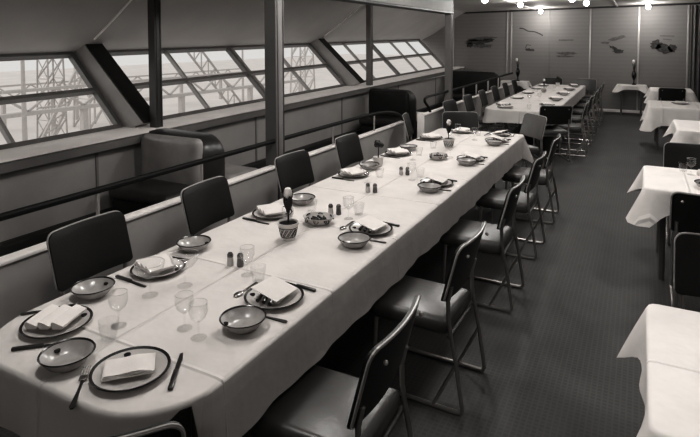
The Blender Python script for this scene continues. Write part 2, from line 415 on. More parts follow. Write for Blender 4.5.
def boom(a, b, w, m, label):
    o = empty('lattice_boom', a); tag(o, label, 'boom'); A = Vector((0, 0, 0)); B = Vector(b)-Vector(a); sd = Vector((0, B.z, -B.y)).normalized()*w/2
    for q in (-1, 1): MB().bar(A+sd*q, B+sd*q, .12, .12, (1, 0, 0)).build('rail', m, o, smooth=0)
    mb = MB(); k = 10
    for q in range(k):
        p0, p1 = A.lerp(B, q/k), A.lerp(B, (q+1)/k); mb.bar(p0-sd, p0+sd, .07, .07, (1, 0, 0)); mb.bar(p0-sd, p1+sd, .06, .06, (1, 0, 0))
    mb.build('lattice_bracing', m, o, smooth=0)
boom((-30, 38.6, -6), (-30, 31.0, 1.4), 1.1, 'steel', 'inclined lattice boom outside beyond the nearer pillar')
boom((-28, 16.7, -6), (-28, 20.6, .6), .5, 'steel2', 'thin inclined lattice boom outside the nearest window')
for (x, y, h, lb) in ((-24, 14.6, 7, 'thin pale mast outside the nearest window'), (-38, 47, 9, 'thin pale mast outside the middle windows'), (-30, 19.9, 5, 'thin pale mast outside beside the nearer slanted beam')):
    o = empty('mast', (x, y, -6)); tag(o, lb, 'mast')
    MB().tube([(0, 0, 0), (0, 0, h)], .14, 8, r2=.08).build('pole', 'steel2', o); MB().bar((0, -.9, h*.8), (0, .9, h*.8), .09, .09).build('cross_arm', 'steel2', o, smooth=0)
for (x, ya, yb, z, lb) in ((-26, -5, 40, -1.6, 'hazy horizontal steel gantry outside, the nearer one'), (-49, -10, 60, -3.2, 'hazy horizontal steel gantry outside, the farther one')):
    o = empty('steel_gantry', (x, (ya+yb)/2, -6)); tag(o, lb, 'gantry')
    hh = (yb-ya)/2
    MB().box(-.2, .2, -hh, hh, z+6-.18, z+6).build('deck', 'steel2', o, smooth=0)
    q = MB(); yy = -hh
    while yy < hh-1: q.bar((0, yy, z+6), (0, yy+1.5, z+7.0), .10, .10, (1,0,0)); q.bar((0, yy+1.5, z+7.0), (0, yy+3, z+6), .10, .10, (1,0,0)); yy += 3
    q.box(-.1, .1, -hh, hh, z+6.95, z+7.1); q.build('railing', 'steel2', o, smooth=0)
    for yy in [(-hh+3+j*7) for j in range(int((2*hh-3)//7)+1)]:
        MB().box(-.15, .15, yy-.15, yy+.15, 0, z+6-.15).build('leg', 'steel2', o, smooth=0)

# ------------------------------------------------------------------ handrails
def arc(pts, n=6):
    """Catmull-Rom through pts"""
    P = [Vector(p) for p in pts]; P = [P[0]*2-P[1]]+P+[P[-1]*2-P[-2]]; out = []
    for i in range(1, len(P)-2):
        for k in range(n):
            t = k/n; a, b, c, d = P[i-1:i+3]
            out.append(.5*((2*b)+(c-a)*t+(2*a-5*b+4*c-d)*t*t+(3*b-a-3*c+d)*t**3))
    out.append(P[-2]); return out
o = empty('handrail', (XK, 0, .70)); tag(o, 'long black handrail above low wall, curving down at its far end', 'handrail')
def rl(pts): return [(p[0], p[1], p[2]-.70) for p in pts]
MB().tube(arc(rl([(0, Y0, .925), (0, 3, .925), (0, 5.2, .925), (0, 5.9, .92), (0, 6.4, .895), (0, 6.75, .84), (0, 6.95, .76), (0, 7.0, .705)])), .021, 10).build('rail', 'rail', o)
for y in (.0, 2.18, 3.07, 5.05, 6.07):
    MB().tube([(0, y, .0), (0, y, .21)], .011, 8).build('post', 'post', o)
o = empty('handrail', (XK, 0, .70)); tag(o, 'far black handrail above low wall, curved down at its nearer end', 'handrail')
MB().tube(arc(rl([(.02, 8.05, .705), (.02, 7.95, .80), (.02, 7.80, .90), (0, 7.95, .945), (0, 8.5, .95), (0, 12, .96), (0, 14.25, .97)])), .02, 10).build('rail', 'rail', o)
for y in (9.9, 10.8, 11.75, 12.7):
    MB().tube([(0, y, .0), (0, y, .25)], .016, 8).build('post', 'post', o)

# ------------------------------------------------------------------ promenade benches
def bench(y, x0, x1, h, m_near, label, double=True, seat=True, matk='sofa'):
    """back-to-back bench set across the promenade; x1 is the rounded end towards the room"""
    o = empty('bench', ((x0+x1)/2, y, 0)); tag(o, label, 'bench'); cx = (x0+x1)/2
    a, b = x0-cx, x1-cx; r = .2
    poly = [(a, .12), (b-.05, .12), (b, .3)]
    for k in range(7):
        t = k/6*PI/2; poly.append((b-r+r*math.cos(t), h-r+r*math.sin(t)))
    poly += [(a, h+.01)]
    th = .15
    mb = MB(); n = len(poly)
    prof = [(-th, .9), (-th*.75, .985), (0, 1.0), (th*.75, .985), (th, .9)]
    mid = Vector(((a+b)/2, .45))
    vs = []
    for (yy, s) in prof:
        for p in poly:
            q = Vector(p); q = Vector((mid.x+(q.x-mid.x)*(1-(1-s)*.5), mid.y+(q.y-mid.y)*(1-(1-s)*.7))); vs.append((q.x, yy, q.y))
    fs = [(k*n+i, k*n+(i+1) % n, (k+1)*n+(i+1) % n, (k+1)*n+i) for k in range(4) for i in range(n)]+[tuple(range(n)), tuple(range(4*n, 5*n))]
    mb.add(vs, fs); mb.build('backrest', matk, o, smooth=45)
    # swelling back cushion on the near side
    cu = MB().box(a+.02, b-.03, -th-.08, -th+.04, .40, h-.005, .058, 4); cu.build('back_cushion', m_near, o, smooth=60)
    if seat:
        for s in ((-1, 1) if double else (-1,)):
            y0, y1 = (-.62, -th-.02) if s < 0 else (th-.02+.04, .66)
            MB().box(a+.02, b-.02+(.06 if s > 0 else 0), y0, y1, .33, .46, .05, 3).build('seat_cushion', 'sofa' if s < 0 else 'sofa_lit', o, smooth=60)
            MB().box(a+.04, b-.08, y0+.05, y1, 0, .33, .01).build('base', 'sofa_dark', o)
    return o
bench(4.06, -4.44, -3.62, .90, 'sofa_lit', 'leather promenade bench beside the nearer ledge pillar')
bench(9.15, -4.38, -3.55, .92, 'sofa_dark', 'dark leather promenade bench beside the farther ledge pillar', matk='sofa_dark')
bench(13.9, -4.40, -3.12, 1.0, 'sofa_dark', 'black promenade bench at the far end by the far wall', matk='sofa_dark')

# ------------------------------------------------------------------ tables and cloths
def outline(x0, x1, y0, y1, rc, step=.035):
    """rounded rectangle, counter-clockwise from the near aisle corner; rc: radii at (x1,y0),(x1,y1),(x0,y1),(x0,y0)"""
    pts = []
    cs = [((x1-rc[0], y0+rc[0]), rc[0], -90), ((x1-rc[1], y1-rc[1]), rc[1], 0), ((x0+rc[2], y1-rc[2]), rc[2], 90), ((x0+rc[3], y0+rc[3]), rc[3], 180)]
    for ci, (c, r, a0) in enumerate(cs):
        n = max(3, int(r*PI/2/step)+1) if r > .02 else 4
        arcp = [(c[0]+r*math.cos(math.radians(a0+90*k/n)), c[1]+r*math.sin(math.radians(a0+90*k/n)), math.radians(a0+90*k/n), 1-abs(2*k/n-1)) for k in range(n+1)]
        if pts:
            p = pts[-1]; q = arcp[0]; L = math.hypot(q[0]-p[0], q[1]-p[1]); m = max(2, int(L/step))
            for k in range(1, m): pts.append((p[0]+(q[0]-p[0])*k/m, p[1]+(q[1]-p[1])*k/m, q[2], 0))
        pts += arcp
    p = pts[-1]; q = pts[0]; L = math.hypot(q[0]-p[0], q[1]-p[1]); m = max(2, int(L/step))
    for k in range(1, m): pts.append((p[0]+(q[0]-p[0])*k/m, p[1]+(q[1]-p[1])*k/m, math.radians(270), 0))
    return pts
def cloth(x0, x1, y0, y1, z, rc, drop, tip, tipw, m, seed, fold=.012, flare=.10, m_rows=8, dropfn=None):
    rnd = random.Random(seed); ph = [rnd.uniform(0, 6.28) for _ in range(6)]
    P = outline(x0, x1, y0, y1, rc); n = len(P); cx, cy = (x0+x1)/2, (y0+y1)/2
    corners = [(x1, y0), (x1, y1), (x0, y1), (x0, y0)]
    mb = MB(); vs = [(cx, cy, z)]; ins = [.3, .6, .82, .93, .975, 1.0]
    for k in ins:
        for (x, y, a, c) in P:
            vs.append((cx+(x-cx)*k, cy+(y-cy)*k, z-(.002 if k == 1.0 else 0)))
    s = 0; last = None; S = []
    for p in P:
        if last: s += math.hypot(p[0]-last[0], p[1]-last[1])
        S.append(s); last = p
    rows = [(.012, .004), (.02, .014)]
    for (off, dn) in rows:
        for (x, y, a, c) in P: vs.append((x+off*.8*math.cos(a), y+off*.8*math.sin(a), z-dn))
    for j in range(1, m_rows+1):
        t = j/m_rows
        for q, (x, y, a, c) in enumerate(P):
            dc, near = min((math.hypot(x-c2[0], y-c2[1]), i2) for i2, c2 in enumerate(corners))
            g = math.exp(-(dc/tipw)**2)
            d = drop+tip[near]*g
            if dropfn: d = dropfn(x, y, d)
            w = fold*(math.sin(S[q]*13+ph[0])+.6*math.sin(S[q]*29+ph[1])+.4*math.sin(S[q]*7+ph[2]))
            d += .003*math.sin(S[q]*9+ph[3])
            off = .016+flare*d*t+tip[near]*g*1.1*t+w*t*t*min(1, d/.15)
            vs.append((x+off*math.cos(a), y+off*math.sin(a), z-.014-(d-.014)*t))
    fs = [(0, 1+i, 1+(i+1) % n) for i in range(n)]
    R = len(ins)+len(rows)+m_rows
    for k in range(R-1):
        for i in range(n): fs.append((1+k*n+i, 1+(k+1)*n+i, 1+(k+1)*n+(i+1) % n, 1+k*n+(i+1) % n))
    me = bpy.data.meshes.new('tablecloth'); me.from_pydata(vs, [], fs); me.update(); me.shade_smooth(); me.materials.append(M[m])
    bm = bmesh.new(); bm.from_mesh(me); bmesh.ops.recalc_face_normals(bm, faces=bm.faces); bm.to_mesh(me); bm.free()
    o = bpy.data.objects.new('tablecloth', me); COL.objects.link(o); return o
def table(x0, x1, y0, y1, legs, label, name='dining_table', group=None, rc=.1):
    cx, cy = (x0+x1)/2, (y0+y1)/2; o = empty(name, (cx, cy, 0)); tag(o, label, 'table', group)
    P = outline(x0+.01, x1-.01, y0+.01, y1-.01, (rc,)*4, .1)
    MB().prism([(p[0]-cx, p[1]-cy) for p in P], 'z', TZ-.04, TZ-.006).build('tabletop', 'wood', o)
    for (x, y) in legs:
        MB().tube([(x-cx, y-cy, .0), (x-cx, y-cy, TZ-.04)], .022, 10).build('leg', 'tube_dark', o)
    return o
# long near table
NX0, NX1, NY0, NY1 = -2.20, -1.20, 1.07, 6.58
table(NX0, NX1, NY0, NY1, [(-1.95, 1.5), (-1.45, 1.5), (-1.95, 3.3), (-1.45, 3.3), (-1.95, 4.6), (-1.45, 4.6), (-1.95, 6.2), (-1.45, 6.2)],
      'long near banquet table under the large white cloth', rc=.3)
RC = .26
def near_drop(x, y, d):
    """the end flap is lifted at the aisle corner, leaving an open gap to the side flap"""
    cx, cy = NX1-RC, NY0+RC
    if x > cx-1e-6 and y < cy+1e-6: f = (math.atan2(y-cy, x-cx)+math.radians(22))*RC
    elif y < NY0+1e-4: f = -math.radians(68)*RC-(cx-x)
    else: return d
    if f > 0: return d
    return min(d, .02+.185*min(1, max(0, -f-.05)/.14))
tag(cloth(NX0, NX1, NY0, NY1, TZ, (RC, .03, .05, .28), .232, (0.0, .12, 0.0, 0.0), .13, 'linen', 3, fold=.006, flare=.05, dropfn=near_drop),
    'large white cloth with pressed folds on the near banquet table', 'tablecloth')
# far table
FX0, FX1, FY0, FY1 = -2.22, -1.17, 8.75, 14.2
table(FX0, FX1, FY0, FY1, [(-1.95, 9.2), (-1.45, 9.2), (-1.95, 11.5), (-1.45, 11.5), (-1.95, 13.8), (-1.45, 13.8)], 'long far banquet table under white cloth', rc=.23)
tag(cloth(FX0, FX1, FY0, FY1, TZ, (.04, .05, .05, .22), .20, (0, 0, 0, .05), .14, 'linen_far', 5, fold=.008, flare=.06), 'white cloth on the far banquet table', 'tablecloth')
# aisle-side small tables
RT = [(.055, 1.35, 1.74, 2.59, 'nearest', 21), (.05, 1.35, 4.62, 5.45, 'second', 22), (.42, 1.5, 7.75, 8.75, 'third', 23), (.14, 1.15, 10.2, 11.3, 'fourth', 24), (.20, .98, 13.35, 14.38, 'farthest', 25)]
for (x0, x1, y0, y1, nm, sd) in RT:
    table(x0, x1, y0, y1, [(x0+.12, y0+.12), (x1-.12, y0+.12), (x0+.12, y1-.12), (x1-.12, y1-.12)], '%s small square table along the aisle-side wall' % nm, 'small_dining_table', rc=.03)
    tag(cloth(x0, x1, y0, y1, TZ, (.03,)*4, .30 if nm == 'fourth' else .165, (.10,)*4, .10, 'linen_small', sd, fold=.007, flare=.05),
        'white cloth on the %s small table along the aisle-side wall' % nm, 'tablecloth', 'white cloths on the small tables')
# serving tables against the far wall
for (x0, x1, nm) in ((-3.30, -2.62, 'window side'), (-.50, .12, 'aisle side')):
    table(x0, x1, 14.68, 15.1, [(x0+.1, 14.75), (x1-.1, 14.75)], 'small serving table against the far wall, towards the %s' % nm, 'serving_table', rc=.03)
    tag(cloth(x0, x1, 14.68, 15.12, TZ, (.03,)*4, .10, (.08,)*4, .10, 'linen_far', 31, fold=.006, flare=.04), 'short white cloth on the far wall serving table, towards the %s' % nm, 'tablecloth')

# ------------------------------------------------------------------ chairs
def mk_chair():
    o = empty('dining_chair')
    # seat: thick rounded pad, slightly domed
    s = MB().box(-.205, .205, -.20, .25, .372, .458, .036, 4)
    s.v = [(x, y, z+(.014*(1-(x/.205)**2)*(1-((y-.025)/.225)**2) if z > .42 else 0)) for (x, y, z) in s.v]
    s.build('seat', 'seat', o, smooth=70)
    # backrest: curved padded panel with rounded corners
    z0, z1, W, r, T = .555, .84, .236, .045, .012
    def pt(u, w, side):
        z = z0+(z1-z0)*w; hw = W
        if z > z1-r: hw = W-r+math.sqrt(max(0, r*r-(z-(z1-r))**2))
        if z < z0+.025: hw = W-.025+math.sqrt(max(0, .025**2-((z0+.025)-z)**2))
        x = u*hw; y = -.205-.075*w+.030*(x/W)**2
        return (x, y+side*T*(1-.5*max(abs(u), abs(2*w-1))**6), z)
    NU, ws = 12, [0, .03, .07, .2, .4, .6, .8, .86, .9, .94, .97, .99, 1.0]
    mb = MB(); NW = len(ws)
    for side in (1, -1):
        mb.v += [pt(-1+2*i/NU, w, side) for w in ws for i in range(NU+1)]
    K = NW*(NU+1)
    for side in (0, 1):
        for j in range(NW-1):
            for i in range(NU): 
                a = side*K+j*(NU+1)+i; mb.f.append((a, a+1, a+NU+2, a+NU+1))
    loop = [i for i in range(NU+1)]+[j*(NU+1)+NU for j in range(1, NW)]+[(NW-1)*(NU+1)+i for i in range(NU-1, -1, -1)]+[j*(NU+1) for j in range(NW-2, 0, -1)]
    for a, b in zip(loop, loop[1:]+loop[:1]): mb.f.append((a, b, K+b, K+a))
    bk = mb.build('backrest', 'back', o, smooth=40)
    path = [Vector(pt(-1, w, 0))*1.0 for w in ws[2:]]+[Vector(pt(-1+2*i/NU, 1, 0)) for i in range(1, NU)]+[Vector(pt(1, w, 0)) for w in reversed(ws[2:])]
    path = [p+Vector((0, -.011, -.001)) for p in path]
    MB().tube(path, .0062, 6).build('edge_piping', 'piping', bk)
    for sx in (-1, 1):
        MB().sphere((sx*.175, -.286, .785), .009, 10, 6).build('screw', 'screw', bk)
    # tubular side frames: back post, rear leg, floor runner, front leg
    for sx in (-1, 1):
        x = sx*.20
        pts = [(x, -.214, .63), (x, -.198, .56), (x, -.200, .47), (x, -.210, .40), (x, -.238, .26), (x, -.268, .06), (x, -.272, .03), (x, -.262, .014), (x, -.24, .012),
               (x, .0, .012), (x, .17, .012), (x, .20, .016), (x, .212, .035), (x, .20, .20), (x, .19, .385)]
        MB().tube(pts, .011, 8).build('side_frame', 'tube', o)
        MB().tube([(x, -.24, .25), (x, -.125, .018)], .009, 8).build('brace', 'tube', o)
    MB().tube([(-.2, .19, .374), (.2, .19, .374)], .010, 6).build('cross_bar', 'tube_dark', o)
    MB().tube([(-.2, -.2, .374), (.2, -.2, .374)], .010, 6).build('cross_bar', 'tube_dark', o)
    return o
CH = Proto(mk_chair)
def chair(x, y, deg, label, group=None): return CH.place(x, y, 0, math.radians(deg), label, 'chair', group)
ORD = ['nearest', 'second', 'third', 'fourth', 'fifth', 'sixth']
for i, y in enumerate((1.75, 2.74, 3.88, 4.87, 5.86)):
    chair(-1.0, y, 90+[1.5, -1, 0, -1, 1][i], '%s dark leather chair along the aisle side of the near banquet table' % ORD[i], 'chairs on the aisle side of the near table')
for i, (y, a) in enumerate(((1.95, -88), (2.87, -86), (3.92, -92), (4.93, -90), (6.76, -74))):
    chair(-2.40 if i < 4 else -2.47, y, a, '%s dark chair along the window side of the near banquet table' % ORD[i], 'chairs on the window side of the near table')
def facing(dx, dy): return math.degrees(math.atan2(-dx, dy))
chair(-1.385, 1.045, facing(-.69, .72), 'dark chair set askew at the near corner of the near banquet table')
chair(-2.05, 7.04, facing(.42, -.91), 'dark chair set askew at far window-side corner of near banquet table')
sc = chair(-1.38, 7.24, facing(-.72, -.68), 'shiny-backed chair at the far end of the near banquet table')
def reback(c, m):
    for ch in c.children:
        if ch.name.startswith('backrest'): ch.data = ch.data.copy(); ch.data.materials[0] = M[m]
reback(sc, 'shiny')
chair(-1.20, 8.86, facing(-.4, .9), 'dark chair at the near end of the far banquet table')
for i, y in enumerate((9.38, 10.45, 11.5, 12.55, 13.6)):
    chair(-1.0, y, 90+[2, -2, 1, 0, 2][i], '%s dark chair along the aisle side of the far banquet table' % ORD[i], 'chairs on the aisle side of the far table')
for i, y in enumerate((8.5, 9.5, 10.5, 11.5, 12.5, 13.5)):
    chair(-2.44 if i else -2.46, y, -90+[-6, 0, 2, 0, 1, 0][i], '%s dark chair along the window side of the far banquet table' % ORD[i], 'chairs on the window side of the far table')
chair(-1.98, 14.50, 180, 'dark chair at the far end of the far banquet table, window side')
bc = chair(-1.22, 14.48, 172, 'brownish chair at the far end of the far banquet table, aisle side')
reback(bc, 'seat')
chair(.41, 2.965, 180, 'black chair behind the nearest small table, back towards second table')
chair(.43, 4.36, 0, 'black chair tucked under the second small aisle-side table, nearer side')
chair(.45, 5.75, 180, 'black chair on the far side of the second small aisle-side table')
chair(.57, 13.05, 0, 'black chair between the fourth and farthest small aisle-side tables')

# ------------------------------------------------------------------ tableware
def mk_plate():
    o = MB().lathe([(.0, .003), (.07, .003), (.078, .004), (.088, .010), (.124, .019), (.126, .018), (.09, .006), (.078, 0), (0, 0)], 40).build('dinner_plate', 'china')
    MB().lathe([(.117, .0185), (.1262, .0218), (.1278, .019), (.117, .0165), (.117, .0185)], 40).build('rim_band', 'rim', o)
    MB().lathe([(.0, .0042), (.0115, .004), (.0115, -.001), (0, -.001)], 14, (-.03, .092, .0118)).build('crest', 'rim', o)
    return o
def mk_bowl():
    o = MB().lathe([(0, .008), (.042, .008), (.056, .014), (.078, .034), (.086, .044), (.088, .043), (.081, .032), (.062, .008), (.05, 0), (0, 0)], 36).build('bowl', 'china_in')
    MB().lathe([(.0832, .0435), (.0875, .0465), (.090, .043), (.0832, .039), (.0832, .0435)], 36).build('rim_band', 'rim', o)
    MB().lathe([(.0, .008), (.0105, .007), (.0105, .0), (0, .0)], 12, (-.047, .047, .022)).build('crest', 'rim', o)
    return o
def mk_napkin_flat():
    """napkin folded into a flat packet, its leaves slightly fanned at one side"""
    o = MB().box(-.076, .074, -.050, .050, 0, .004, .0015).build('napkin', 'napkin')
    for k in range(1, 4):
        mb = MB(); n = 8; x0, x1, y0, y1 = -.088+.003*k, .086-.009*k, -.056+.002*k, .056-.003*k; vs = []
        for h in (0, .003):
            for q in range(n+1):
                x = x0+(x1-x0)*q/n; zz = .0045*k+h+.004*math.sin(q*.9+k)*(q/n)
                vs += [(x, y0, zz), (x, y1, zz+.001)]
        m = 2*(n+1); fs = []
        for q in range(n):
            a = 2*q; fs += [(a, a+1, a+3, a+2), (m+a, m+a+2, m+a+3, m+a+1), (a, a+2, m+a+2, m+a), (a+1, m+a+1, m+a+3, a+3)]
        fs += [(0, m, m+1, 1), (2*n, 2*n+1, m+2*n+1, m+2*n)]
        mb.add(vs, fs); mb.build('fold', 'napkin', o, smooth=30)
    return o
def mk_napkin_fan():
    """three rolled ridges side by side over a flat base"""
    o = MB().box(-.060, .060, -.045, .066, 0, .004, .0015).build('napkin', 'napkin')
    for k in range(3):
        mb = MB(); x = -.050+k*.050
        poly = [(x-.018, .006), (x-.024, .028), (x-.020, .034), (x-.014, .034), (x+.023, .017), (x+.022, .010), (x+.016, .006)]
        n = len(poly); vs = []
        for (yy, s) in ((-.074, .95), (-.05, 1), (.04, 1), (.072, .9)):
            vs += [(p[0]+yy*.12, yy, .006+(p[1]-.006)*s) for p in poly]
        mb.add(vs, [(j*n+i, j*n+(i+1) % n, (j+1)*n+(i+1) % n, (j+1)*n+i) for j in range(3) for i in range(n)]+[tuple(range(n)), tuple(range(3*n, 4*n))])
        mb.build('fold', 'napkin', o, smooth=25)
    return o
def mk_napkin_tent():
    """square folded leaf propped over dark-shadowed pleats"""
    o = MB().box(-.066, .066, -.058, .058, 0, .005, .002).build('napkin', 'napkin')
    mb = MB(); mb.add([(-.085, -.062, .016), (.07, -.078, .010), (.092, .058, .036), (-.064, .075, .044), (-.085, -.062, .019), (.07, -.078, .013), (.092, .058, .039), (-.064, .075, .047)],
                      [(0,3,2,1),(4,5,6,7),(0,1,5,4),(1,2,6,5),(2,3,7,6),(3,0,4,7)]); mb.build('fold', 'napkin', o, smooth=0)
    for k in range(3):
        mb = MB().tube([(-.104+.004*k, -.042+.032*k, .015), (-.03, -.020+.026*k, .018)], .0085, 8, r2=.006); mb.build('pleat', 'silver_dark', o)  # pleats coloured dark for the shadow under the leaf
    return o
def mk_knife():
    o = MB().prism([(-.008, 0), (.006, 0), (.009, .07), (.004, .108), (-.006, .104)], 'z', .001, .004).build('table_knife', 'silver_dark')
    MB().box(-.009, .008, -.10, .004, 0, .011, .004).build('handle', 'silver_dark', o)
    return o
def mk_fork():
    o = empty('table_fork')
    mb = MB()
    for k in range(4): mb.tube([(-.0105+k*.007, .06, .005), (-.0105+k*.007, .085, .008), (-.0105+k*.007, .105, .010)], .0018, 6)
    mb.build('tines', 'silver', o)
    MB().box(-.0125, .0125, .035, .064, .002, .007, .002).build('head', 'silver', o)
    MB().prism([(-.004, .04), (.004, .04), (.004, -.02), (.009, -.095), (.004, -.105), (-.004, -.105), (-.009, -.095), (-.004, -.02)], 'z', .001, .005).build('handle', 'silver_dark', o)
    return o
def mk_spoon():
    o = empty('dessert_spoon')
    mb = MB().sphere((0, .06, .006), .017, 14, 6, .3); mb.v = [(x, .06+(y-.06)*1.6, z) for x, y, z in mb.v]; mb.build('spoon_bowl', 'silver', o)
    MB().prism([(-.003, .04), (.003, .04), (.007, -.07), (-.007, -.07)], 'z', .002, .006).build('handle', 'silver', o)
    return o
def mk_glass():
    o = empty('wine_glass')
    MB().lathe([(0, .062), (.012, .064), (.028, .078), (.036, .10), (.034, .135), (.033, .135), (.0345, .10), (.027, .08), (.011, .0665), (0, .065)], 24).build('glass_bowl', 'glass', o)
    MB().lathe([(0, 0), (.030, 0), (.030, .002), (.008, .006), (.004, .014), (.0035, .05), (.006, .061), (0, .063)], 20).build('stem_foot', 'glass', o)
    MB().tube([(.0338*math.cos(2*PI*k/24), .0338*math.sin(2*PI*k/24), .135) for k in range(24)], .0009, 5, True).build('glass_rim', 'glint', o)
    return o
def mk_tumbler():
    o = MB().lathe([(0, 0), (.026, 0), (.034, .045), (.036, .075), (.0345, .075), (.032, .045), (.024, .006), (0, .005)], 24).build('water_glass', 'glass')
    return o
def mk_goblet():
    o = empty('coupe_glass')
    MB().lathe([(0, .075), (.015, .077), (.04, .092), (.058, .115), (.064, .145), (.062, .145), (.056, .116), (.038, .095), (.014, .080), (0, .079)], 28).build('glass_bowl', 'glass', o)
    MB().lathe([(0, 0), (.034, 0), (.034, .002), (.008, .007), (.004, .015), (.004, .065), (.008, .074), (0, .076)], 20).build('stem_foot', 'glass', o)
    MB().tube([(.063*math.cos(2*PI*k/30), .063*math.sin(2*PI*k/30), .145) for k in range(30)], .0014, 5, True).build('glass_rim', 'glint', o)
    return o
def mk_shaker(m, nm):
    def f():
        o = empty(nm)
        MB().lathe([(0, 0), (.016, 0), (.017, .01), (.014, .045), (0, .045)], 16).build('glass_body', m, o)
        MB().lathe([(.0155, .043), (.0155, .055), (.010, .064), (0, .066)], 16).build('cap', 'silver', o)
        return o
    return f
def scroll(cx, r0, turns, a0, z, tilt):
    return [(cx+(r0*(1-.75*t))*math.cos(a0+turns*2*PI*t), tilt, z+(r0*(1-.75*t))*math.sin(a0+turns*2*PI*t)) for t in [k/18 for k in range(19)]]
def mk_dish():
    """oval relish dish with dark scroll ornaments round its wall"""
    o = empty('relish_dish')
    b = MB().lathe([(0, .008), (.05, .008), (.065, .014), (.092, .046), (.095, .046), (.072, .012), (.055, 0), (0, 0)], 36)
    b.v = [(x, y*.85, z) for x, y, z in b.v]; b.build('dish_body', 'china', o)
    for k, (ang, m0) in enumerate(((-2.3, 'rim'), (-1.5, 'ink_soft'), (-.75, 'rim'), (.6, 'rim'), (1.6, 'ink_soft'), (2.6, 'rim'))):
        mb = MB().tube(scroll(0, .019, 1.3, .5+k, 0, 0), .0035, 6)
        R = .087; T = Matrix.Translation((R*math.cos(ang), R*.85*math.sin(ang), .033)) @ Matrix.Rotation(ang+PI/2, 4, 'Z') @ Matrix.Rotation(-.6, 4, 'X')
        mb.xf(T).build('scroll_ornament', m0, o)
    mb = MB()
    for j in range(7):
        a = j*.9; mb.tube([(.05*math.cos(a), .04*math.sin(a), .012), (.03*math.cos(a+.5), .025*math.sin(a+.5), .028), (.045*math.cos(a+1), .04*math.sin(a+1), .034)], .007, 6)
    mb.build('garnish', 'leaf', o)
    return o
def mk_flowerpot():
    o = empty('potted_tulip')
    p = MB().lathe([(0, 0), (.034, 0), (.037, .004), (.054, .082), (.060, .084), (.061, .098), (.055, .098), (.051, .085), (0, .085)], 30).build('pot', 'pot', o)
    # woven zigzag ornament in dark glaze round the pot wall
    mb = MB(); N = 12
    for k in range(N):
        for (s0, s1, za, zb) in ((0, 1, .026, .064), (.35, 1.35, .026, .064)):
            pts = []
            for j in range(5):
                a = 2*PI*(k+s0+(s1-s0)*j/4)/N; z = za+(zb-za)*j/4; r = .037+.017*(z-.004)/.078+.0008; pts.append((r*math.cos(a), r*math.sin(a), z))
            mb.tube(pts, .0022, 5)
    mb.build('zigzag_ornament', 'rim', p)
    for z in (.020, .070):
        r = .037+.017*(z-.004)/.078+.001
        MB().tube([(r*math.cos(2*PI*k/28), r*math.sin(2*PI*k/28), z) for k in range(28)], .002, 5, True).build('painted_band', 'rim', p)
    MB().lathe([(0, .088), (.04, .092), (.0545, .088), (0, .086)], 24).build('soil', 'soil', o)
    MB().tube(arc([(0, 0, .088), (.003, .002, .17), (0, 0, .235)], 4), .005, 6).build('stem', 'leaf', o)
    for k, (a, h, w, lean) in enumerate(((.3, .135, .021, .020), (2.2, .12, .020, .024), (3.6, .14, .019, .018), (5.2, .11, .020, .026))):
        mb = MB(); n = 8
        for j in range(n+1):
            t = j/n; hw = w*math.sin(PI*min(1, .04+.93*t**1.35))**.8; z = .150+h*t*.9; rr = .004+lean*t
            c = Vector((rr*math.cos(a), rr*math.sin(a), z)); sd = Vector((-math.sin(a), math.cos(a), 0)); nn = Vector((math.cos(a), math.sin(a), 0))
            mb.v += [tuple(c-sd*hw+nn*.004), tuple(c-nn*.003), tuple(c+sd*hw+nn*.004)]
        for j in range(n): 
            q = j*3; mb.f += [(q, q+1, q+4, q+3), (q+1, q+2, q+5, q+4)]
        mb.build('leaf', 'leaf', o, smooth=60)
    b = MB().lathe([(0, .226), (.014, .231), (.024, .248), (.023, .268), (.016, .286), (.007, .290), (0, .282)], 16)
    b.build('tulip_flower', 'bud', o)
    return o
def mk_vase():
    o = empty('bud_vase')
    MB().lathe([(0, 0), (.045, 0), (.05, .01), (.018, .04), (.014, .10), (.05, .20), (.055, .26), (.03, .32), (.028, .34), (.0, .33)], 20).build('vase_body', 'vase', o)
    mb = MB()
    for k in range(4):
        a = k*1.57+.4; mb.tube(arc([(0, 0, .32), (.02*math.cos(a), .02*math.sin(a), .42), (.045*math.cos(a), .045*math.sin(a), .50+.03*k)], 4), .012, 6, r2=.004)
    mb.build('leaf_spray', 'leaf', o)
    MB().sphere((-.03, 0, .56), .032, 12, 8, 1.5).build('white_bloom', 'bud', o)
    return o
def mk_small_pot():
    o = empty('potted_flower')
    MB().lathe([(0, 0), (.036, 0), (.046, .07), (.046, .08), (.04, .08), (0, .07)], 20).build('pot', 'pot', o)
    MB().tube([(0, 0, .07), (.005, 0, .17)], .005, 6).build('stem', 'leaf', o)
    mb = MB()
    for k in range(9):
        a = k*2.4; mb.sphere((.028*math.cos(a)*(k % 3)/2, .028*math.sin(a)*(k % 3)/2, .185+.008*(k % 4)), .024, 8, 6)
    mb.build('dark_bloom', 'leaf', o)
    return o
def mk_menu():
    """folded menu card lying half open"""
    o = MB().box(-.08, .08, -.06, .06, 0, .012, .003).build('menu_card', 'napkin')
    return o

